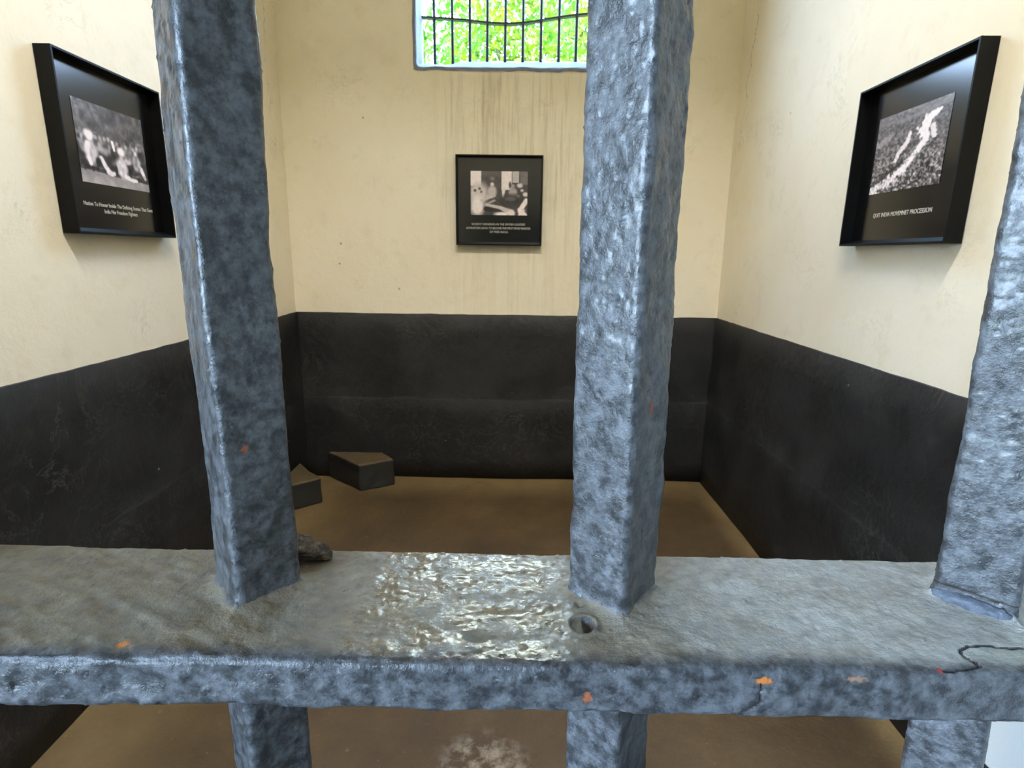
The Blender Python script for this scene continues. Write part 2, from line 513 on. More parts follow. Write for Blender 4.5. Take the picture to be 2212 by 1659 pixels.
wall_left = structure(solid_from_grid('wall_left', wall_grid(XL, 'x', YO, YB + WALL_T, -0.02, ZC, 1, 60, 60, 0.004, 21), (-WALL_T, 0, 0), M_PLASTER))
wall_right = structure(solid_from_grid('wall_right', wall_grid(XR, 'x', YO, YB + WALL_T, -0.02, ZC, -1, 60, 60, 0.004, 31), (WALL_T, 0, 0), M_PLASTER))

# back wall with the window hole
def holed_wall(name, x0, x1, z0, z1, hx0, hx1, hz0, hz1, yf, yb, mat, amp, seed):
    xs = np.unique(np.concatenate([np.linspace(x0, hx0, 14), np.linspace(hx0, hx1, 22), np.linspace(hx1, x1, 14)]))
    zs = np.unique(np.concatenate([np.linspace(z0, hz0, 40), np.linspace(hz0, hz1, 10), np.linspace(hz1, z1, 5)]))
    vs, fs, idx = [], [], {}
    e = 1e-6
    def vid(i, j, side):
        k = (i, j, side)
        if k not in idx:
            x, z = xs[i], zs[j]
            y = yf if side == 0 else yb
            if side == 0:
                y += amp * float(fbm(x * 1.6, z * 1.6, 0.7, 3, seed)) * min(1, (min(x - x0, x1 - x)) / 0.15 + 0.0)
            idx[k] = len(vs); vs.append((x, y, z))
        return idx[k]
    def inhole(i, j):
        xm, zm = (xs[i] + xs[i+1]) / 2, (zs[j] + zs[j+1]) / 2
        return hx0 < xm < hx1 and hz0 < zm < hz1
    nx, nz = len(xs), len(zs)
    for i in range(nx - 1):
        for j in range(nz - 1):
            if inhole(i, j): continue
            fs.append((vid(i,j,0), vid(i+1,j,0), vid(i+1,j+1,0), vid(i,j+1,0)))
            fs.append((vid(i,j,1), vid(i,j+1,1), vid(i+1,j+1,1), vid(i+1,j,1)))
            for di, dj, a, b in ((-1,0,(i,j),(i,j+1)), (1,0,(i+1,j),(i+1,j+1)), (0,-1,(i,j),(i+1,j)), (0,1,(i,j+1),(i+1,j+1))):
                ii, jj = i + di, j + dj
                out = ii < 0 or jj < 0 or ii >= nx - 1 or jj >= nz - 1
                if out or inhole(ii, jj):
                    fs.append((vid(*a,0), vid(*b,0), vid(*b,1), vid(*a,1)))
    me = mesh_from(name, vs, fs)
    bm = bmesh.new(); bm.from_mesh(me); bmesh.ops.recalc_face_normals(bm, faces=bm.faces); bm.to_mesh(me); bm.free()
    return link(name, me, mat)
wall_back = structure(holed_wall('wall_back', XL - 0.02, XR + 0.02, -0.02, ZC, WX0 - 0.015, WX1 + 0.015, WZ0 - 0.012, WZ1, YB, YB + WALL_T, M_PLASTER_BACK, 0.004, 41))

# front wall with the doorway (the grille stands in it)
mb = MB()
mb.box(XL, DXL, YO, YF, 0, ZC); mb.box(DXR, XR, YO, YF, 0, ZC); mb.box(DXL, DXR, YO, YF, DZ, ZC)
wall_front = structure(link('wall_front', mb.mesh('wall_front'), M_PLASTER))
mb = MB()
mb.box(DXR - 0.012, DXR + 0.004, YO + 0.01, YF - 0.004, 0.995, DZ - 0.002)
mb.box(DXL - 0.004, DXL + 0.012, YO + 0.01, YF - 0.004, 0.995, DZ - 0.002)
link('jamb_lining', bevelled(mb.mesh('jamb_lining'), 0.003, 2), M_WHITE, wall_front)['label'] = 'white limewashed door jamb'
mb = MB()
mb.box(DXR - 0.010, DXR + 0.004, YO + 0.01, YF - 0.004, 0.0, 0.995)
mb.box(DXL - 0.004, DXL + 0.010, YO + 0.01, YF - 0.004, 0.0, 0.995)
link('jamb_base', mb.mesh('jamb_base'), M_BLACK, wall_front)['label'] = 'black painted foot of the door jamb'

mb = MB(); mb.box(XL - WALL_T, XR + WALL_T, YO, YB + WALL_T, ZC, ZC + 0.2)
ceiling = structure(link('ceiling', mb.mesh('ceiling'), M_CEIL))
ZL = 4.00  # added unseen lamp above the door; hood set to dim the upper walls
mb = MB(); mb.box(-0.60, 0.70, YF, YF + 0.05, ZL - 0.04, ZL + 0.035)
mb.box(-0.65, 0.75, YF + 0.005, YF + 0.19, ZL + 0.035, ZL + 0.045); mb.box(-0.65, 0.75, YF + 0.18, YF + 0.19, ZL - 0.069, ZL + 0.040)
link('added_lamp_housing', bevelled(mb.mesh('added_lamp_housing'), 0.006), M_WHITE, wall_front)
mb = MB(); mb.tube([(-0.55, YF + 0.085, ZL), (0.65, YF + 0.085, ZL)], 0.018, 12)
mb.tube([(-0.55, YF + 0.085, ZL), (-0.55, YF + 0.04, ZL)], 0.01, 8); mb.tube([(0.65, YF + 0.085, ZL), (0.65, YF + 0.04, ZL)], 0.01, 8)
link('added_lamp_tube', mb.mesh('added_lamp_tube'), M_ADDED_TUBE, wall_front)

# black painted band with its slightly prouder plinth, one per wall
def band(parent, axis, pos, sign, u0, u1, seed):
    nu = int((u1 - u0) / 0.03) + 2
    us = np.linspace(u0, u1, nu)
    top = ZW + 0.0022 * fbm(us * 7, seed, 0.5, 3, seed) - 0.002
    led = ZP + 0.007 * fbm(us * 4, seed, 2.5, 3, seed + 3)
    rows = []
    def row(zz, t): rows.append((zz, t))
    t1 = 0.006 + 0.0020 * fbm(us * 3, 0, seed, 3, seed)
    t2 = 0.012 + 0.0020 * fbm(us * 3, 4, seed, 3, seed)
    z0 = np.full(nu, -0.01)
    row(z0, t2 * 0 - 0.03); row(z0, t2)
    for k in (0.25, 0.5, 0.75): row(z0 + (led - z0) * k, t2 + 0.003 * fbm(us * 3, k * 3, seed, 2, seed + 9))
    row(led - 0.006, t2); row(led, t2 - 0.003); row(led + 0.008, t1)
    for k in (0.25, 0.5, 0.75): row(led + (top - led) * k, t1 + 0.002 * fbm(us * 3, k * 3 + 7, seed, 2, seed + 9))
    row(top - 0.003, t1); row(top, t1 - 0.002); row(top, t1 * 0 - 0.03)
    P = np.zeros((nu, len(rows), 3))
    for i, (zz, t) in enumerate(rows):
        P[:, i, 2] = zz
        if axis == 'x': P[:, i, 0] = pos + sign * t; P[:, i, 1] = us
        else: P[:, i, 1] = pos + sign * t; P[:, i, 0] = us
    me = grid_mesh('wainscot', P, closed_u=True, caps=True, smooth=False)
    bm = bmesh.new(); bm.from_mesh(me); bmesh.ops.recalc_face_normals(bm, faces=bm.faces); bm.to_mesh(me); bm.free()
    o = link('wainscot', me, M_BLACK, parent)
    o['label'] = 'black painted lower band of the wall'
band(wall_left, 'x', XL, 1, YF + 0.002, YB + 0.02, 3)
band(wall_right, 'x', XR, -1, YF + 0.002, YB + 0.02, 5)
band(wall_back, 'y', YB, -1, XL - 0.01, XR + 0.01, 8)
band(wall_front, 'y', YF, 1, XL - 0.01, DXL - 0.03, 12)
band(wall_front, 'y', YF, 1, DXR + 0.03, XR + 0.01, 14)

# window: pale plastered reveal with a steeply splayed sill, iron bars, one bent flat bar
def win():
    nd = 10
    loop = []
    def wob(x, z, k): return 0.004 * float(fbm(x * 14, z * 14, k, 3, 77))
    r = 0.022
    y0, y1 = YB - 0.006, YB + WALL_T + 0.002
    prof = []
    ns = 40
    for i in range(ns + 1):
        t = i / ns; prof.append((WX0 + r + (WX1 - WX0 - 2 * r) * t, 'b'))
    pts_in, pts_out, kinds = [], [], []
    # walk the opening: bottom (left to right), right, top, left
    per = []
    for i in range(48): per.append((WX0 + r + (WX1 - WX0 - 2*r) * i / 47, WZ0, 0))
    for a in np.linspace(-90, 0, 5)[1:-1]: per.append((WX1 - r + r*math.cos(math.radians(a)), WZ0 + r + r*math.sin(math.radians(a)), 0.5))
    for i in range(14): per.append((WX1, WZ0 + r + (WZ1 - WZ0 - 2*r) * i / 13, 1))
    for i in range(24): per.append((WX1 - r - (WX1 - WX0 - 2*r) * i / 23, WZ1, 2))
    for i in range(14): per.append((WX0, WZ1 - r - (WZ1 - WZ0 - 2*r) * i / 13, 3))
    for a in np.linspace(180, 270, 5)[1:-1]: per.append((WX0 + r + r*math.cos(math.radians(a)), WZ0 + r + r*math.sin(math.radians(a)), 3.5))
    n = len(per)
    ny = 8
    P = np.zeros((ny + 2, n, 3))
    for j in range(ny + 2):
        for i, (x, z, k) in enumerate(per):
            t = min(max((j - 1) / (ny - 1), 0), 1)
            y = y0 + (y1 - y0) * t
            zz = z; xx = x
            lift = 0.0
            if k in (0, 0.5, 3.5):
                step = 0.012 + 0.022 * min(1, max(0, (x + 0.44) / 0.07))     # the sill was patched thicker from here on
                lift = (0.100 + step - 0.012) * t
                if k != 0: lift *= 0.9
            elif z < WZ0 + 0.14 and k in (1, 3):
                lift = max(0, (WZ0 + 0.14 * t + 0.0) - z) * 0.9 if t > 0 else 0
            if k == 1: xx = x - 0.0 * t
            w = wob(x, z + y * 2, 1.0)
            if k in (0, 0.5, 3.5, 2): zz += lift + w
            else: xx += w; zz += lift
            if j == 0:      # outer lip face, tucked into the wall
                cx = 0.016
                if k == 0 or k in (0.5, 3.5): zz -= cx
                if k in (1, 0.5): xx += cx
                if k in (3, 3.5): xx -= cx
                if k == 2: zz += cx
                y = y0 + 0.004
            if j == ny + 1: # close behind
                if k in (0, 0.5, 3.5): zz -= 0.16
                if k == 2: zz += 0.02
                if k in (1, 0.5): xx += 0.018
                if k in (3, 3.5): xx -= 0.018
            P[j, i] = (xx, y, zz)
    me = grid_mesh('window_1', P, closed_u=True, smooth=True)
    bm = bmesh.new(); bm.from_mesh(me); bmesh.ops.recalc_face_normals(bm, faces=bm.faces); bm.to_mesh(me); bm.free()
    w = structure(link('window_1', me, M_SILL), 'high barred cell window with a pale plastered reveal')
    YBAR = YB + 0.26
    bx = [-0.5455, -0.4335, -0.3240, -0.2148, -0.1027, 0.0063, 0.1180, 0.2294, 0.3380, 0.4330]
    for x in bx:
        m = MB()
        m.tube([(x + 0.002*math.sin(9*x), YBAR, WZ0 + 0.06), (x, YBAR, 2.95), (x - 0.002, YBAR, WZ1 + 0.02)], 0.0098, 8)
        link('window_bar', m.mesh('window_bar', True), M_WINIRON, w)
    sag = [(-0.66,2.926),(-0.545,2.920),(-0.433,2.916),(-0.324,2.907),(-0.215,2.895),(-0.103,2.891),(0.006,2.894),(0.1175,2.912),(0.2285,2.931),(0.3366,2.943),(0.4047,2.951),(0.48,2.954)]
    xs = np.linspace(-0.64, 0.478, 40)
    zs = np.interp(xs, [p[0] for p in sag], [p[1] for p in sag])
    zs = np.convolve(np.pad(zs, 2, mode='edge'), np.ones(5) / 5, 'valid')
    vs, fs = [], []
    for x, z in zip(xs, zs):
        vs += [(x, YBAR - 0.017, z - 0.005), (x, YBAR + 0.017, z - 0.005), (x, YBAR + 0.017, z + 0.005), (x, YBAR - 0.017, z + 0.005)]
    for i in range(len(xs) - 1):
        for k in range(4):
            fs.append((i*4+k, i*4+(k+1)%4, (i+1)*4+(k+1)%4, (i+1)*4+k))
    fs += [(3,2,1,0), tuple(len(vs) - 4 + k for k in range(4))]
    link('flat_crossbar', mesh_from('flat_crossbar', vs, fs), M_WINIRON, w)['label'] = 'bent flat iron bar'
    return w
win()

# ------------------------------------------------------------------ outside: unseen veranda added to shape light on the grille, ground and trees behind
mb = MB(); mb.box(-6, 3.2, -2.6, YO, -0.2, 0.0)
structure(link('floor_unseen_veranda', mb.mesh('floor_unseen_veranda'), M_STONE))
mb = MB(); mb.box(-6, 3.2, -2.6, YO, 3.0, 3.2)  # roof added to hold back sky light from the bars
structure(link('ceiling_unseen_veranda', mb.mesh('ceiling_unseen_veranda'), M_UNSEEN_VERANDA))
mb = MB(); mb.box(1.5, 1.7, -2.6, YO, 0.0, 3.0)  # wall added to keep the right faces of the bars dark
structure(link('wall_unseen_veranda_right', mb.mesh('wall_unseen_veranda_right'), M_UNSEEN_VERANDA))
mb = MB(); mb.box(-1.5, 3.2, -2.6, -2.4, 0.0, 3.0); mb.box(-6, -1.5, -2.6, -2.4, 0.0, 0.9)  # opening sized for the daylight wanted on the bars
structure(link('wall_unseen_veranda', mb.mesh('wall_unseen_veranda'), M_UNSEEN_VERANDA))
mb = MB(); mb.box(-6, XL, YO, YO + 0.3, 0.0, 3.0)
structure(link('wall_unseen_veranda_left', mb.mesh('wall_unseen_veranda_left'), M_UNSEEN_VERANDA))
mb = MB(); mb.box(-40, 40, -40, 60, -0.6, -0.25)
structure(link('ground', mb.mesh('ground'), M_GRASS))

def tree(name, label, x, y, zc, rx, ry, rz, nleaf, size, c1, c2, seed):
    rng = np.random.default_rng(seed)
    t = tag(empty(name, (x, y, -0.25)), label, 'tree', 'trees beyond the window')
    m = MB()
    m.tube([(0, 0, -0.1), (0.05, 0.02, 1.4), (-0.04, 0.05, zc * 0.75), (0.02, 0, zc + rz * 0.4)], [0.11, 0.09, 0.06, 0.02], 8)
    for k in range(9):
        a = rng.uniform(0, 2 * math.pi); z0 = rng.uniform(0.55, 1.0) * zc
        e = np.array([math.cos(a) * rx * 0.8, math.sin(a) * ry * 0.8, z0 + rng.uniform(0.2, 0.9)])
        m.tube([(0, 0.03, z0), tuple(e * np.array([0.5, 0.5, 1]) - np.array([0, 0, 0.15])), tuple(e)], [0.035, 0.02, 0.006], 6)
    link('trunk', m.mesh('trunk', True), M_BARKT, t)
    d = rng.normal(size=(nleaf, 3)); d /= np.linalg.norm(d, axis=1)[:, None]
    rad = rng.uniform(0.15, 1.0, nleaf) ** 0.55
    cen = d * rad[:, None] * np.array([rx, ry, rz]) + np.array([0, 0, zc + 0.25])
    # sprays: pull leaves into clusters
    cl = rng.normal(size=(nleaf // 14, 3)); cl /= np.linalg.norm(cl, axis=1)[:, None]
    cl = cl * (rng.uniform(0.1, 1, len(cl)) ** 0.5)[:, None] * np.array([rx, ry, rz]) + np.array([0, 0, zc + 0.25])
    pick = rng.integers(0, len(cl), nleaf)
    cen = np.where(rng.uniform(size=(nleaf, 1)) < 0.8, cl[pick] + rng.normal(0, 0.11, (nleaf, 3)), cen)
    vs = np.zeros((nleaf, 6, 3))
    ax = rng.normal(size=(nleaf, 3)); ax[:, 2] -= 0.5; ax /= np.linalg.norm(ax, axis=1)[:, None]
    sd = np.cross(ax, rng.normal(size=(nleaf, 3))); sd /= np.linalg.norm(sd, axis=1)[:, None]
    nm = np.cross(ax, sd)
    L = (size * rng.uniform(0.7, 1.3, nleaf))[:, None]
    W = L * 0.27
    vs[:, 0] = cen - ax * L * 0.5
    vs[:, 1] = cen - ax * L * 0.1 + sd * W + nm * W * 0.4
    vs[:, 2] = cen + ax * L * 0.25 + sd * W * 0.75 + nm * W * 0.3
    vs[:, 3] = cen + ax * L * 0.5
    vs[:, 4] = cen + ax * L * 0.25 - sd * W * 0.75 + nm * W * 0.3
    vs[:, 5] = cen - ax * L * 0.1 - sd * W + nm * W * 0.4
    b = np.arange(nleaf)[:, None] * 6
    fs = np.concatenate([b + np.array([[0, 1, 2, 3]]), b + np.array([[0, 3, 4, 5]])], 0)
    me = mesh_from('foliage', vs.reshape(-1, 3).tolist(), fs.tolist())
    f = link('foliage', me, leaf_mat('leaves_' + str(seed), c1, c2), t)
    f['kind'] = 'stuff'
    return t
tree('leafy_tree', 'loose bright green tree showing much sky at the left end of the window', -1.35, 8.4, 3.75, 1.4, 0.95, 1.75, 3700, 0.105, srgb(66, 110, 22), srgb(84, 124, 32), 3)
tree('leafy_tree', 'dense yellow green tree behind the middle bars of the window', 0.0, 6.5, 3.3, 0.80, 0.65, 1.35, 4800, 0.08, srgb(110, 124, 14), srgb(70, 114, 26), 5)
tree('leafy_tree', 'soft green tree with a few yellowing leaves toward the right of the window', 1.5, 10.6, 4.5, 1.6, 0.9, 2.1, 6800, 0.115, srgb(72, 112, 46), srgb(124, 116, 46), 9)

# ------------------------------------------------------------------ the iron grille
RH = 1.33                       # top of the rail
RY0, RY1, RT = 0.2015, 0.2945, 0.0247
BARS = [(-0.1340, 0.2575, 45.0), (0.0520, 0.2570, 49.0), (0.2424, 0.2610, 47.0)]
BAR_SIDE = [0.0318, 0.0336, 0.0336, 0.0313, 0.0313]
BAR_TILT = [0.0075, -0.0138, -0.0245, 0.0, 0.0]
EXTRA = [(-0.3230, 0.2575, 45.0), (0.4290, 0.2575, 45.0)]
SIDE = 0.0313
grille = tag(empty('iron_grille', (0, 0.255, 0)), 'grey painted iron door grille of thick square bars through a flat rail', 'grille')

def pimples(D, du, dv, n, rng, rmin, rmax, hmin, hmax, wrap=True):
    nv, nu = D.shape
    for _ in range(n):
        iv, iu = rng.uniform(0, nv), rng.uniform(0, nu)
        r = rng.uniform(rmin, rmax); h = rng.uniform(hmin, hmax)
        kv, ku = int(3 * r / dv) + 1, int(3 * r / du) + 1
        vv = np.arange(max(0, int(iv) - kv), min(nv, int(iv) + kv + 1))
        uu = np.arange(int(iu) - ku, int(iu) + ku + 1)
        if not wrap: uu = uu[(uu >= 0) & (uu < nu)]
        g = np.exp(-(((vv[:, None] - iv) * dv) ** 2 + ((uu[None] - iu) * du) ** 2) / (r * r))
        D[np.ix_(vv, uu % nu)] += h * g

def rounded_square(side, r, n):
    """perimeter points, outward normals, of a square with rounded corners, axis aligned"""
    h = side / 2 - r
    straight, arc = 2 * h, math.pi * r / 2
    per = 4 * (straight + arc)
    P, N = [], []
    for i in range(n):
        s = per * i / n
        k = int(s // (straight + arc)); q = s - k * (straight + arc)
        if q < straight: p = np.array([h + r, -h + q]); nn = np.array([1.0, 0.0])
        else:
            a = (q - straight) / r; p = np.array([h + r * math.cos(a), h + r * math.sin(a)]); nn = np.array([math.cos(a), math.sin(a)])
        for _ in range(k): p = np.array([-p[1], p[0]]); nn = np.array([-nn[1], nn[0]])
        P.append(p); N.append(nn)
    return np.array(P), np.array(N), per

def rot2(p, a):
    c, s = math.cos(a), math.sin(a)
    return np.stack([p[:, 0] * c - p[:, 1] * s, p[:, 0] * s + p[:, 1] * c], -1)

ORANGE, RUST, DARK, PALE, RED = srgb(206, 122, 54), srgb(160, 92, 60), srgb(38, 32, 30), srgb(172, 174, 162), srgb(214, 60, 50)

def spot_noise(A, B, seed, s=900): return fbm(A * s, B * s, 0.5, 3, seed)

def make_bar(bi, xc, yc, ang, seed, fine, marks, label):
    side = BAR_SIDE[bi]
    if fine:
        zz = np.concatenate([np.arange(0.0, 1.20, 0.06), np.arange(1.20, 1.64, 0.00085), np.arange(1.64, DZ + 0.02, 0.06)])
        nu = 132
    else:
        zz = np.arange(0.0, DZ + 0.03, 0.03); nu = 48
    zz[0] = -0.002
    P2, N2, per = rounded_square(side, 0.0034, nu)
    a = math.radians(ang)
    P2, N2 = rot2(P2, a), rot2(N2, a)
    du, dv = per / nu, 0.00085
    X = P2[None, :, 0] + 0 * zz[:, None]; Y = P2[None, :, 1] + 0 * zz[:, None]; Z = zz[:, None] + 0 * P2[None, :, 0]
    D = 0.00062 * fbm(X * 42, Y * 42, Z * 26, 2, seed) + 0.00030 * fbm(X * 230, Y * 230, Z * 150, 3, seed + 5)
    if fine:
        rng = np.random.default_rng(seed)
        core = D[20:20 + 518]
        pimples(core, du, dv, 420, rng, 0.0005, 0.0010, 0.00025, 0.0007)
        pimples(core, du, dv, 240, rng, 0.0005, 0.0010, -0.0007, -0.0002)
        pimples(core, du, dv, 9, rng, 0.003, 0.006, 0.0003, 0.0008)
    # paint and weld built up where the bar meets the rail
    D += 0.0022 * np.exp(-np.clip(Z - RH, 0, 1) / 0.0022) * (Z > RH - 0.001)
    wig = 0.0008 * fbm(zz * 14, seed, 0.2, 2, seed)
    wig2 = 0.0008 * fbm(zz * 14, seed, 9.2, 2, seed)
    Px = xc + X + N2[None, :, 0] * D + wig[:, None] + BAR_TILT[bi] * (Z - RH)
    Py = yc + Y + N2[None, :, 1] * D + wig2[:, None]
    P = np.stack([Px, Py, Z], -1)
    me = grid_mesh('bar', P, closed_u=True, caps=True)
    col = np.zeros(P.shape[:2] + (4,))
    for (mx, my, mz, rx, rz, c, nz) in marks:      # spots where the paint has chipped
        d = np.sqrt(((Px - mx) / rx) ** 2 + ((Py - my) / rx) ** 2 + ((Z - mz) / rz) ** 2) + nz * spot_noise(Px + Py, Z, seed + 40)
        k = np.clip((1.0 - d) / 0.25, 0, 1)
        for q in range(3): col[..., q] = np.where(k > 0, c[q], col[..., q])
        col[..., 3] = np.maximum(col[..., 3], k)
    if bi == 2:          # paint split above the weld
        nr = -(N2[None, :, 0] + N2[None, :, 1]) / math.sqrt(2)
        kk = np.clip((0.0008 - np.abs(Z - (RH + 0.0078 + 0.0009 * vnoise(Px * 180, Py * 180, 0.4, 3)))) / 0.0002, 0, 1) * (nr > 0.35)
        for q in range(3): col[..., q] = np.where(kk > 0, DARK[q], col[..., q])
        col[..., 3] = np.maximum(col[..., 3], kk)
    color_attr(me, col.reshape(-1, 4))
    o = link('bar', me, M_BAR, grille)
    o.location = (0, -0.255, 0)
    if label: o['label'] = label
    return o

# marks: (x, y, z, rx, rz, colour, raggedness)
make_bar(0, *BARS[0], 101, True, [(-0.1262, 0.2424, 1.4105, 0.0021, 0.0022, RUST, 0.35), (-0.1272, 0.2411, 1.462, 0.0012, 0.0011, RUST, 0.3)], 'left upright bar with two small rust chips')
make_bar(1, *BARS[1], 202, True, [(0.0617, 0.2445, 1.4325, 0.0019, 0.0042, RUST, 0.3)], 'middle upright bar, its left face lit pale blue')
make_bar(2, *BARS[2], 303, True, [], 'right upright bar with lumpy paint')
for e in EXTRA: make_bar(3, *e, int(abs(e[0]) * 1000), False, [], None)

# rail ------------------------------------------------------------------------
def seg_dist(X, Y, pts):
    best = np.full(X.shape, 1e9)
    for (x0, y0), (x1, y1) in zip(pts[:-1], pts[1:]):
        dx, dy = x1 - x0, y1 - y0; L = dx*dx + dy*dy
        t = np.clip(((X - x0) * dx + (Y - y0) * dy) / L, 0, 1)
        best = np.minimum(best, np.hypot(X - x0 - t*dx, Y - y0 - t*dy))
    return best

def make_rail():
    xs = np.concatenate([np.arange(DXL, -0.262, 0.01), np.arange(-0.262, 0.262, 0.00075), np.arange(0.262, DXR + 0.001, 0.01)])
    r = 0.0034
    step = 0.0008
    prof, nor = [], []
    y0, y1, z0, z1 = RY0, RY1, RH - RT, RH
    def line(a, b, n, st):
        k = max(2, int(math.hypot(b[0]-a[0], b[1]-a[1]) / st))
        for i in range(k): prof.append((a[0] + (b[0]-a[0])*i/k, a[1] + (b[1]-a[1])*i/k)); nor.append(n)
    def arc(c, a0, a1):
        for i in range(6):
            t = math.radians(a0 + (a1 - a0) * i / 6); prof.append((c[0] + r*math.cos(t), c[1] + r*math.sin(t))); nor.append((math.cos(t), math.sin(t)))
    line((y0, z0 + r), (y0, z1 - r), (-1, 0), step); arc((y0 + r, z1 - r), 180, 90)
    line((y0 + r, z1), (y1 - r, z1), (0, 1), step); arc((y1 - r, z1 - r), 90, 0)
    line((y1, z1 - r), (y1, z0 + r), (1, 0), 0.003); arc((y1 - r, z0 + r), 0, -90)
    line((y1 - r, z0), (y0 + r, z0), (0, -1), 0.003); arc((y0 + r, z0 + r), -90, -180)
    prof = np.array(prof); nor = np.array(nor); n = len(prof)
    X = xs[:, None] + 0 * prof[None, :, 0]; Y = prof[None, :, 0] + 0 * X; Z = prof[None, :, 1] + 0 * X
    top = (nor[None, :, 1] > 0.95) & (X > -9)
    front = (nor[None, :, 0] < -0.5) & (X > -9)
    D = 0.0005 * fbm(X * 26, Y * 40, Z * 40, 3, 51) + 0.00035 * fbm(X * 120, Y * 170, Z * 150, 3, 55)
    # diagonal trowel-like ripples at the left end of the top
    rip = vnoise((X * 0.55 + Y * 1.0) * 170, (X - Y) * 45, 0.2, 61)
    D += np.where(top, 0.0008 * rip * np.clip((-0.09 - X) / 0.06, 0, 1), 0)
    # heavier, worn lumps on the left of the front edge
    D += np.where(front, 0.0013 * fbm(X * 75, Z * 75, 0.9, 3, 63) * np.clip((-0.10 - X) / 0.10, 0.15, 1), 0)
    D += np.where(nor[None, :, 0] < -0.3, 0.0012 * vnoise(X * 55, 0.4, 0.1, 66), 0)
    # pitted, scabby paint between the bars
    pit = np.clip((X + 0.115) / 0.03, 0, 1) * np.clip((0.055 - X) / 0.03, 0, 1)
    D += np.where(top, pit * 0.00013 * fbm(X * 380, Y * 380, 0.3, 3, 71), 0)
    rng = np.random.default_rng(5)
    i0 = np.searchsorted(xs, -0.262); i1 = np.searchsorted(xs, 0.262)
    core = D[i0:i1]
    pimples(core, step, 0.00075, 600, rng, 0.0005, 0.0011, 0.00025, 0.0008)
    pimples(core, step, 0.00075, 150, rng, 0.0006, 0.0016, -0.0008, -0.0002)
    # paint fillets climbing to the bars
    for (bx, by, _a) in BARS:
        rr = np.abs(X - bx) + np.abs(Y - by)            # diamond distance
        e = rr - SIDE / math.sqrt(2)
        D += np.where(top, 0.0042 * np.exp(-np.clip(e, 0, 1) / 0.0042), 0)
    col = np.zeros(X.shape + (4,))
    def mark(k, c):
        for q in range(3): col[..., q] = np.where(k > col[..., 3], c[q], col[..., q])
        col[..., 3] = np.maximum(col[..., 3], k)
    def blob(A, B, a, b, ra, rb, c, cond, rag=0.4, depth=0.0, seed=1):
        d = np.hypot((A - a) / ra, (B - b) / rb) + rag * spot_noise(A, B, seed)
        k = np.where(cond, np.clip((1 - d) / 0.2, 0, 1), 0)
        mark(k, c)
        return -depth * k
    # bolt hole, its right half open and rusty
    hx, hy, hr = 0.0328, 0.2295, 0.0060
    d = np.hypot(X - hx, (Y - hy))
    dish = np.where(top, np.clip((hr - d) / 0.0015, 0, 1), 0)
    D += -0.0012 * dish - 0.0016 * dish * np.clip((X - hx - 0.0002) / 0.001, 0, 1)
    D += np.where(top, 0.0006 * np.exp(-((d - hr - 0.0012) / 0.0012) ** 2), 0)
    mark(np.clip(dish * np.clip((X - hx - 0.0006 * (1 + fbm(Y * 500, 0, 0.3, 2, 9))) / 0.0008, 0, 1), 0, 1), srgb(84, 68, 54))
    # round polished dent to its left
    dd = np.hypot((X + 0.0165) / 0.0070, (Y - 0.2200) / 0.0048)
    D += np.where(top, -0.0005 * np.clip((1 - dd) / 0.3, 0, 1), 0)
    topf = top | ((nor[None, :, 1] > 0.3) & (X > -9))
    D += blob(X, Y, -0.1725, 0.2105, 0.0032, 0.0018, ORANGE, topf, 0.5, 0.0002, 3)
    D += blob(X, Z, 0.0326, RH - 0.0158, 0.0026, 0.0027, RUST, front, 0.5, 0.0003, 4)
    D += blob(X, Z, 0.1070, RH - 0.0052, 0.0042, 0.0020, ORANGE, (nor[None, :, 0] < -0.2) & (X > -9), 0.25, 0.0006, 5)
    D += blob(X, Y, 0.1821, 0.2040, 0.0011, 0.0012, RED, topf, 0.2, 0.0, 6)
    D += blob(X, Z, 0.1450, RH - 0.0030, 0.0040, 0.0012, srgb(150, 118, 96), front, 0.7, 0.0, 7)
    D += blob(X, Y, -0.2500, 0.2330, 0.0022, 0.0015, srgb(126, 96, 74), top, 0.6, 0.0, 8)
    # cracks
    ck = seg_dist(X, Z, [(0.1060, RH - 0.0072), (0.1068, RH - 0.0100), (0.1056, RH - 0.0112), (0.1068, RH - 0.0155), (0.1046, RH - 0.0180), (0.0985, RH - 0.0225), (0.0960, RH - 0.0240)])
    k = np.where(front, np.clip((0.00062 - ck) / 0.0004, 0, 1), 0); D -= 0.0011 * k; mark(k, DARK)
    ck = seg_dist(X, Y, [(0.1830, 0.2035), (0.1955, 0.2055), (0.2020, 0.2075), (0.1990, 0.2125), (0.2000, 0.2165), (0.2060, 0.2195), (0.2150, 0.2203), (0.2250, 0.2190), (0.2420, 0.2205)])
    k = np.where(top, np.clip((0.0007 - ck) / 0.0004, 0, 1), 0); D -= 0.0010 * k; mark(k, DARK)
    # pale bare patch inside the curl of the crack
    d = np.hypot((X - 0.2205) / 0.0200, (Y - 0.2135) / 0.0058) + 0.25 * spot_noise(X, Y, 12, 300)
    k = np.where(top, np.clip((1 - d) / 0.35, 0, 1) * 0.75, 0); mark(k, PALE)
    D = np.where((X < -0.262) | (X > 0.262), D * 0.5, D)
    P = np.stack([X, Y + nor[None, :, 0] * D, Z + nor[None, :, 1] * D], -1)
    # very slight irregular dip of the whole strip
    P[..., 2] += 0.0009 * vnoise(X * 9, 0.3, 0.8, 81)
    me = grid_mesh('rail', P, closed_u=True, caps=True)
    color_attr(me, col.reshape(-1, 4))
    bm = bmesh.new(); bm.from_mesh(me); bmesh.ops.recalc_face_normals(bm, faces=bm.faces); bm.to_mesh(me); bm.free()
    me.polygons.foreach_set('use_smooth', [True] * len(me.polygons))
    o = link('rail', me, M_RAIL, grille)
    o.location = (0, -0.255, 0)
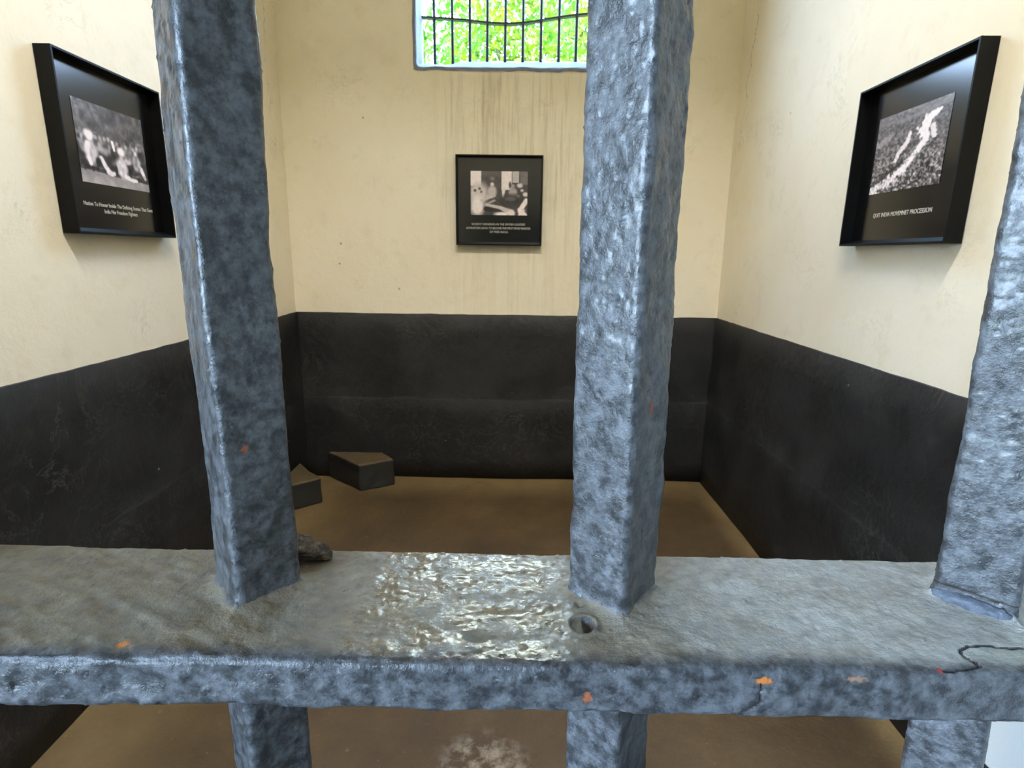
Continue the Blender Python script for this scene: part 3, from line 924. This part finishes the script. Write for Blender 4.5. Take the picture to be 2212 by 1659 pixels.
    o['label'] = 'flat horizontal rail, dusty on top and rubbed shiny between the bars'
make_rail()

# weld bead at the foot of the right bar
def weld():
    bx, by, _ = BARS[2]
    h = SIDE / math.sqrt(2)
    a = np.array([bx - h - 0.0005, by + 0.001]); b = np.array([bx + 0.001, by - h - 0.0005])
    n, nr = 60, 24
    P = np.zeros((n, nr, 3))
    for i in range(n):
        t = i / (n - 1)
        c = a + (b - a) * t
        r = 0.0052 * (max(0.02, math.sin(math.pi * min(1, max(0, t)))) ** 0.45) * (1 + 0.12 * float(fbm(t * 7, 0, 0.5, 2, 3)))
        out = np.array([-1, -1]) / math.sqrt(2)
        for k in range(nr):
            th = 2 * math.pi * k / nr
            o = out * (0.0012 + r * 0.95 * math.cos(th)); z = RH + 0.0015 + r * 0.95 * math.sin(th)
            P[i, k] = (c[0] + o[0], c[1] + o[1], z)
    P += 0.0007 * np.stack([fbm(P[..., 0] * 260, P[..., 1] * 260, P[..., 2] * 260, 3, s) for s in (1, 2, 3)], -1)
    me = grid_mesh('weld_bead', P, closed_u=True, caps=True)
    bm = bmesh.new(); bm.from_mesh(me); bmesh.ops.recalc_face_normals(bm, faces=bm.faces); bm.to_mesh(me); bm.free()
    color_attr(me, np.zeros((len(me.vertices), 4)))
    o = link('weld_bead', me, M_WELD, grille); o.location = (0, -0.255, 0)
    o['label'] = 'swollen weld cracked away from the right bar'
weld()

# flake of bark / debris lying on the rail behind the left bar
def chip():
    n, m = 40, 28
    P = np.zeros((n, m, 3))
    for i in range(n):
        t = i / (n - 1)                      # along x, thick end at left
        x = -0.136 + 0.0330 * t
        w = 0.0066 * math.sin(math.pi * min(0.98, 0.16 + 0.84 * t)) ** 0.55 + 0.0004
        h = 0.0175 * (1 - t) ** 0.8 * (0.45 + 0.55 * min(1, t / 0.1)) + 0.0015
        for k in range(m):
            th = 2 * math.pi * k / m
            yy = w * 1.25 * math.cos(th); zz = h * (0.5 + 0.5 * math.sin(th))
            P[i, k] = (x, 0.2830 + yy, zz)
    nx = fbm(P[..., 0] * 190, P[..., 1] * 190, P[..., 2] * 420, 4, 5)
    ny = fbm(P[..., 0] * 190, P[..., 1] * 190, P[..., 2] * 420, 4, 15)
    P[..., 1] += 0.0013 * ny; P[..., 2] += 0.0014 * nx * np.clip(P[..., 2] / 0.002, 0.1, 1); P[..., 0] += 0.001 * ny
    base = np.array([-0.120, 0.285, 0])
    P -= base
    me = grid_mesh('bark_flake', P, closed_u=True, caps=True, smooth=False)
    o = link('bark_flake', me, M_CHIP); o.location = (-0.120, 0.285, RH + 0.0008)
    tag(o, 'rough grey brown flake of debris on the rail behind the left bar', 'debris')
chip()

# ------------------------------------------------------------------ two low cement blocks in the far left corner
def block(name, label, foot, top_scale, h, dish, loc):
    bm = bmesh.new()
    n = len(foot)
    lo = [bm.verts.new((x, y, -0.004)) for x, y in foot]
    cx, cy = sum(p[0] for p in foot) / n, sum(p[1] for p in foot) / n
    hi = [bm.verts.new((cx + (x - cx) * top_scale, cy + (y - cy) * top_scale, h)) for x, y in foot]
    for i in range(n): bm.faces.new((lo[i], lo[(i+1) % n], hi[(i+1) % n], hi[i]))
    bm.faces.new(hi); bm.faces.new(lo[::-1])
    bmesh.ops.recalc_face_normals(bm, faces=bm.faces)
    bmesh.ops.bevel(bm, geom=list(bm.edges), offset=0.012, segments=3, affect='EDGES', profile=0.6)
    bmesh.ops.triangulate(bm, faces=[f for f in bm.faces if len(f.verts) > 4])
    bmesh.ops.subdivide_edges(bm, edges=[e for e in bm.edges if e.calc_length() > 0.05], cuts=3, use_grid_fill=True)
    for v in bm.verts:
        nn = float(fbm(v.co.x * 14, v.co.y * 14, v.co.z * 14, 3, 4))
        v.co.x += 0.004 * nn; v.co.y += 0.004 * float(fbm(v.co.x * 14, v.co.y * 14, v.co.z * 14, 3, 14))
    me = bpy.data.meshes.new(name); bm.to_mesh(me); bm.free()
    o = link(name, me, M_BLOCKSIDE, None, loc)
    # the trodden top: a thin worn skin with a shallow dish
    N = 26
    tp = [(cx + (x - cx) * top_scale * 0.985, cy + (y - cy) * top_scale * 0.985) for x, y in foot]
    vs, fs = [], []
    for ring in range(N + 1):
        f = ring / N
        for i in range(n):
            for s in range(12):
                a, b = np.array(tp[i]), np.array(tp[(i+1) % n]); p = a + (b - a) * s / 12
                q = np.array([cx, cy]) + (p - np.array([cx, cy])) * f
                z = h + 0.0035 - dish * max(0, 1 - (f / 0.8) ** 2) - (0.010 if f > 0.97 else 0)
                vs.append((q[0], q[1], z + 0.0015 * float(fbm(q[0] * 18, q[1] * 18, 0.1, 2, 8))))
    M = n * 12
    for ring in range(N):
        for i in range(M):
            fs.append((ring*M+i, ring*M+(i+1) % M, (ring+1)*M+(i+1) % M, (ring+1)*M+i))
    t = link('worn_top', mesh_from('worn_top', vs, fs, True), M_BLOCKTOP, o)
    t['label'] = 'trodden brown top with a shallow hollow'
    return tag(o, label, 'block', 'cement blocks in the far corner')
lx, ly = -1.03, 3.46
block('cement_block', 'low dark cement block against the back wall with a hollowed top', [(-0.998-lx, 3.318-ly), (-0.800-lx, 3.436-ly), (-0.905-lx, 3.560-ly), (-1.285-lx, 3.560-ly)], 0.985, 0.175, 0.002, (lx, ly, 0))
lx, ly = -1.34, 3.17
block('cement_block', 'low dark cement block against the left wall, half hidden by the left bar', [(-1.182-lx, 3.150-ly), (-1.290-lx, 3.245-ly), (-1.408-lx, 3.390-ly), (-1.408-lx, 2.960-ly)], 0.985, 0.158, 0.002, (lx, ly, 0))

# ------------------------------------------------------------------ framed photographs
def canvas(w, h, level): return np.full((h, w), float(level))
def grid_uv(img):
    h, w = img.shape
    return np.meshgrid((np.arange(w) + 0.5) / w, (np.arange(h) + 0.5) / h)
def ell(img, u, v, ru, rv, level, soft=0.35, a=1.0):
    U, V = grid_uv(img)
    d = np.hypot((U - u) / ru, (V - v) / rv)
    k = np.clip((1 + soft - d) / (2 * soft), 0, 1) * a
    img[:] = img * (1 - k) + level * k
def stroke(img, pts, wid, level, a=1.0, rag=0.0, seed=1):
    U, V = grid_uv(img)
    W = np.interp(V if False else U, [0, 1], [1, 1])
    best = np.full(img.shape, 9.0)
    for (p, q, wa), (r, s, wb) in zip([(p[0], p[1], w) for p, w in zip(pts[:-1], wid[:-1])], [(p[0], p[1], w) for p, w in zip(pts[1:], wid[1:])]):
        dx, dy = r - p, s - q; L = dx*dx + dy*dy + 1e-9
        t = np.clip(((U - p) * dx + (V - q) * dy) / L, 0, 1)
        best = np.minimum(best, np.hypot(U - p - t*dx, V - q - t*dy) / (wa + (wb - wa) * t))
    best = best + rag * fbm(U * 22, V * 22, 0.5, 3, seed)
    k = np.clip((1.15 - best) / 0.3, 0, 1) * a
    img[:] = img * (1 - k) + level * k
def rect(img, u0, u1, v0, v1, level, a=1.0):
    U, V = grid_uv(img)
    k = ((U >= u0) & (U <= u1) & (V >= v0) & (V <= v1)) * a
    img[:] = img * (1 - k) + level * k

def figure(img, u, v, s, head, body, seed=0, lean=0.0):
    ell(img, u, v + s * 0.55, s * 0.26, s * 0.45, body, 0.25)
    ell(img, u + lean, v, s * 0.11, s * 0.15, head, 0.3)

def photo_group():
    img = canvas(110, 84, 0.30); U, V = grid_uv(img)
    img += 0.10 * fbm(U * 16, V * 12, 0.2, 4, 3)
    img += 0.22 * np.clip(0.45 - U, 0, 1) * np.clip(0.5 - V, 0, 1) * 4 * (0.6 + fbm(U * 18, V * 14, 0.7, 3, 5))
    rect(img, 0, 1, 0.80, 1.0, 0.50)
    img += np.where(V > 0.80, 0.06 * fbm(U * 10, V * 4, 0.1, 3, 6) + 0.12 * (V - 0.8) * 5 * (1 - U), 0)
    stroke(img, [(0.02, 0.80), (0.5, 0.84), (0.98, 0.86)], [0.03, 0.02, 0.03], 0.14, 0.8, 0.3, 7)
    stroke(img, [(0.06, 0.62), (0.5, 0.66), (0.95, 0.72)], [0.12, 0.13, 0.12], 0.16, 0.8, 0.4, 8)
    rng = np.random.default_rng(4)
    for k in range(15):
        u = 0.08 + 0.06 * k; figure(img, u, 0.40 + 0.06 * u + rng.uniform(-0.04, 0.04), 0.20, rng.uniform(0.42, 0.62), rng.uniform(0.12, 0.5))
    figure(img, 0.17, 0.42, 0.34, 0.80, 0.74); ell(img, 0.17, 0.40, 0.065, 0.055, 0.86)
    stroke(img, [(0.14, 0.52), (0.12, 0.62), (0.15, 0.76)], [0.035, 0.03, 0.022], 0.84)
    stroke(img, [(0.30, 0.66), (0.35, 0.76), (0.42, 0.84)], [0.028, 0.03, 0.03], 0.80)
    stroke(img, [(0.38, 0.83), (0.46, 0.83)], [0.03, 0.025], 0.84)
    stroke(img, [(0.49, 0.42), (0.505, 0.52)], [0.018, 0.016], 0.88)
    ell(img, 0.60, 0.52, 0.050, 0.055, 0.90); figure(img, 0.60, 0.60, 0.28, 0.7, 0.74)
    ell(img, 0.58, 0.72, 0.085, 0.10, 0.74); ell(img, 0.68, 0.64, 0.06, 0.035, 0.72)
    stroke(img, [(0.64, 0.84), (0.74, 0.87), (0.80, 0.87)], [0.03, 0.03, 0.02], 0.84)
    stroke(img, [(0.83, 0.66), (0.90, 0.70), (0.95, 0.82)], [0.035, 0.035, 0.02], 0.78)
    figure(img, 0.83, 0.50, 0.24, 0.66, 0.60)
    ell(img, 0.50, 0.78, 0.02, 0.07, 0.12); ell(img, 0.72, 0.78, 0.03, 0.06, 0.13); ell(img, 0.26, 0.72, 0.035, 0.06, 0.13)
    img += np.where((V > 0.34) & (V < 0.86), 0.20 * vnoise(U * 30, V * 20, 0.5, 19), 0.05 * vnoise(U * 40, V * 36, 0.5, 9))
    img = 0.42 + (img - 0.40) * 1.15
    return img

def photo_meeting():
    img = canvas(96, 74, 0.26); U, V = grid_uv(img)
    rect(img, 0.0, 0.19, 0.0, 0.34, 0.92)
    rect(img, 0.54, 0.72, 0.0, 0.42, 0.90); rect(img, 0.73, 0.84, 0.0, 0.26, 0.72); rect(img, 0.86, 1.0, 0.0, 0.3, 0.42)
    img += np.where(V < 0.15, 0.10 * (1 - V / 0.15), 0) * (img < 0.4)
    ell(img, 0.14, 0.50, 0.17, 0.24, 0.78); ell(img, 0.12, 0.80, 0.12, 0.22, 0.90)
    ell(img, 0.08, 0.44, 0.025, 0.03, 0.30); ell(img, 0.16, 0.40, 0.025, 0.03, 0.32); ell(img, 0.19, 0.47, 0.02, 0.03, 0.35)
    figure(img, 0.38, 0.30, 0.30, 0.84, 0.72); ell(img, 0.38, 0.17, 0.04, 0.04, 0.44)
    stroke(img, [(0.28, 0.56), (0.42, 0.56)], [0.03, 0.02], 0.72)
    stroke(img, [(0.58, 0.40), (0.57, 0.58)], [0.035, 0.015], 0.88)
    figure(img, 0.74, 0.33, 0.28, 0.6, 0.62); ell(img, 0.69, 0.31, 0.022, 0.07, 0.22)
    ell(img, 0.86, 0.32, 0.05, 0.05, 0.80); ell(img, 0.96, 0.52, 0.045, 0.05, 0.84); ell(img, 0.83, 0.57, 0.03, 0.035, 0.86); ell(img, 0.90, 0.43, 0.03, 0.03, 0.76)
    ell(img, 0.72, 0.66, 0.22, 0.14, 0.20); ell(img, 0.70, 0.62, 0.1, 0.05, 0.34)
    stroke(img, [(0.20, 0.66), (0.38, 0.58)], [0.03, 0.02], 0.76)
    stroke(img, [(0.26, 0.76), (0.42, 0.66)], [0.022, 0.02], 0.62)
    stroke(img, [(0.28, 0.76), (0.52, 0.82), (0.70, 0.92)], [0.03, 0.035, 0.06], 0.74)
    stroke(img, [(0.28, 0.85), (0.54, 0.93)], [0.05, 0.03], 0.16)
    ell(img, 0.55, 0.97, 0.13, 0.05, 0.92); ell(img, 0.72, 0.95, 0.06, 0.08, 0.90)
    stroke(img, [(0.98, 0.65), (0.88, 0.86), (0.93, 1.0)], [0.04, 0.05, 0.09], 0.90, 1, 0.3, 3)
    img += 0.04 * fbm(U * 30, V * 26, 0.5, 2, 2)
    return img

def photo_march():
    img = canvas(120, 92, 0.36); U, V = grid_uv(img)
    s = 10 + 26 * (1 - V)
    crowd = fbm(U * 34, V * 40, 0.3, 3, 5)
    img += crowd * (0.10 + 0.34 * np.clip(V, 0, 1))
    img += np.where(V < 0.2, 0.10, 0) * (1 - V / 0.2)
    stroke(img, [(0.0, 0.10), (0.5, 0.12), (1.0, 0.05)], [0.02, 0.025, 0.03], 0.50, 0.6)
    stroke(img, [(0.02, 0.35), (0.2, 0.28)], [0.06, 0.05], 0.70, 0.6, 0.8, 2)
    stroke(img, [(0.86, 0.13), (0.72, 0.20), (0.68, 0.32), (0.72, 0.44), (0.62, 0.56), (0.55, 0.66)], [0.025, 0.05, 0.085, 0.045, 0.035, 0.03], 0.94, 1, 0.5, 4)
    stroke(img, [(0.80, 0.30), (0.83, 0.42)], [0.03, 0.03], 0.88, 1, 0.5, 6)
    stroke(img, [(0.52, 0.66), (0.45, 0.76), (0.25, 0.88), (0.02, 0.96)], [0.04, 0.06, 0.06, 0.06], 0.92, 1, 0.7, 5)
    stroke(img, [(0.50, 0.30), (0.48, 0.42), (0.38, 0.52), (0.34, 0.62)], [0.02, 0.035, 0.03, 0.02], 0.88, 1, 0.6, 7)
    stroke(img, [(0.05, 0.85), (0.25, 0.76), (0.42, 0.66)], [0.03, 0.025, 0.02], 0.16, 0.7, 0.4, 8)
    img += np.where(V > 0.55, 0.27 * vnoise(U * 60, V * 42, 0.1, 12), 0.05 * vnoise(U * 70, V * 70, 0.1, 12))
    return img

def text_mesh(s, size, name):
    cu = bpy.data.curves.new(name, 'FONT'); cu.body = s; cu.align_x = 'CENTER'; cu.align_y = 'CENTER'; cu.size = size
    cu.extrude = 0.0002; cu.resolution_u = 3
    o = bpy.data.objects.new(name, cu); COL.objects.link(o)
    bpy.context.view_layer.update()
    me = bpy.data.meshes.new_from_object(o.evaluated_get(bpy.context.evaluated_depsgraph_get()))
    bpy.data.objects.remove(o); bpy.data.curves.remove(cu)
    return me

def framed_photo(label, W, H, img, pr, lines, loc, rotz):
    """local: x right as seen, y toward the wall (viewer at -y), z up from the bottom edge; back on y=0"""
    t = tag(empty('framed_photograph', loc), label, 'picture', 'framed photographs on the cell walls')
    t.rotation_euler = (0, 0, rotz)
    T, LIP, REC = 0.052, 0.006, 0.010
    m = MB()
    x0, x1 = -W / 2, W / 2
    def bar_(a, b, c, d): # mitred moulding from rectangle corners: outer a,b inner c,d in (x,z)
        m.add([(a[0], 0, a[1]), (b[0], 0, b[1]), (d[0], 0, d[1]), (c[0], 0, c[1]), (a[0], -T, a[1]), (b[0], -T, b[1]), (d[0], -T, d[1]), (c[0], -T, c[1])], BOX_F)
    O = [(x0, 0), (x1, 0), (x1, H), (x0, H)]
    I = [(x0 + LIP, LIP), (x1 - LIP, LIP), (x1 - LIP, H - LIP), (x0 + LIP, H - LIP)]
    for k in range(4): bar_(O[k], O[(k+1) % 4], I[k], I[(k+1) % 4])
    me = m.mesh('frame')
    bm = bmesh.new(); bm.from_mesh(me); bmesh.ops.recalc_face_normals(bm, faces=bm.faces); bm.to_mesh(me); bm.free()
    link('frame', me, M_FRAME, t)
    # bevelled bead along the inside bottom that catches the light
    v = [(x0 + LIP, -T + 0.004, LIP), (x1 - LIP, -T + 0.004, LIP), (x1 - LIP, -T + 0.006, LIP + 0.002), (x0 + LIP, -T + 0.006, LIP + 0.002),
         (x0 + LIP, -REC, LIP + 0.014), (x1 - LIP, -REC, LIP + 0.014), (x1 - LIP, -REC, LIP), (x0 + LIP, -REC, LIP)]
    me = mesh_from('bottom_bead', v, [(0,1,2,3), (3,2,5,4), (4,5,6,7), (0,7,6,1), (0,3,4,7), (1,6,5,2)])
    bm = bmesh.new(); bm.from_mesh(me); bmesh.ops.recalc_face_normals(bm, faces=bm.faces); bm.to_mesh(me); bm.free()
    link('bottom_bead', me, M_FRAME, t)
    m = MB(); m.box(x0 + LIP - 0.001, x1 - LIP + 0.001, -REC, -REC + 0.006, LIP - 0.001, H - LIP + 0.001)
    link('mount_board', m.mesh('mount_board'), M_BOARD, t)
    # the print
    h, w = img.shape
    px0, px1, pz0, pz1 = pr
    us, vs_ = np.linspace(0, 1, w), np.linspace(0, 1, h)
    Ug, Vg = np.meshgrid(us, vs_)
    P = np.stack([px0 + (px1 - px0) * Ug, np.full_like(Ug, -REC - 0.0012), pz1 - (pz1 - pz0) * Vg], -1)
    back = P.copy()
    me = grid_mesh('photo_print', P, smooth=False)
    g = np.clip(img, 0.03, 0.95)
    lin = g ** 2.2
    rgba = np.stack([lin * 1.0 + 0.004, lin * 0.90 + 0.002, lin * 0.90 + 0.003, np.ones_like(lin)], -1)
    color_attr(me, rgba.reshape(-1, 4))
    bm = bmesh.new(); bm.from_mesh(me)
    bmesh.ops.recalc_face_normals(bm, faces=bm.faces)
    if bm.faces[0].normal.y > 0: bmesh.ops.reverse_faces(bm, faces=bm.faces)
    bm.to_mesh(me); bm.free()
    link('photo_print', me, M_PRINT, t)
    for (s, cx, cz, wid, hei) in lines:
        me = text_mesh(s, 0.02, 'caption')
        co = np.zeros(len(me.vertices) * 3, np.float32); me.vertices.foreach_get('co', co); co = co.reshape(-1, 3)
        sx_ = wid / (co[:, 0].max() - co[:, 0].min()); sz_ = hei / 0.0146
        new = np.stack([cx + co[:, 0] * sx_, -REC - 0.0008 - co[:, 2] * 2, cz + co[:, 1] * sz_], -1)
        me.vertices.foreach_set('co', new.astype(np.float32).ravel()); me.update()
        link('caption', me, M_LETTER, t)
    return t

ZB = 1.549
# left wall: local x runs toward the back of the cell
W, H = 0.505, 0.537
yc = 1.7875 + W / 2
framed_photo('black framed group photograph with a two line caption on the left wall', W, H, photo_group(),
    (1.889 - yc, 2.2235 - yc, 1.716 - ZB, 1.972 - ZB),
    [('Nation To Honor Inside The Defining Scenes That Gave', 2.052 - yc, 1.648 - ZB, 0.347, 0.0135), ('India Her Freedom Fighters', 2.052 - yc, 1.627 - ZB, 0.167, 0.0135)],
    (XL + 0.004, yc, ZB), math.radians(90))
# right wall: local x runs toward the camera
W = 0.535
yc = 1.662 + W / 2
framed_photo('black framed aerial photograph of a crowded march on the right wall', W, H, photo_march(),
    (yc - 2.122, yc - 1.780, 1.728 - ZB, 1.980 - ZB),
    [('QUIT INDIA MOVEMNET PROCESSION', yc - 1.935, 1.652 - ZB, 0.288, 0.0150)],
    (XR - 0.004, yc, ZB), math.radians(-90))
W, H = 0.527, 0.526
xc = -0.124
framed_photo('black framed photograph of people around a table on the back wall', W, H, photo_meeting(),
    (-0.300 - xc, 0.0485 - xc, 1.739 - 1.557, 1.995 - 1.557),
    [('VICEROY SWEARING-IN THE SWORN LEADERS', -0.129 - xc, 1.6835 - 1.557, 0.333, 0.0130),
     ('ADMINISTERS OATH TO BECOME THE FIRST PRIME MINISTER', -0.129 - xc, 1.660 - 1.557, 0.400, 0.0130),
     ('OF FREE INDIA', -0.1258 - xc, 1.6375 - 1.557, 0.115, 0.0130)],
    (xc, YB - 0.004, 1.557), 0.0)
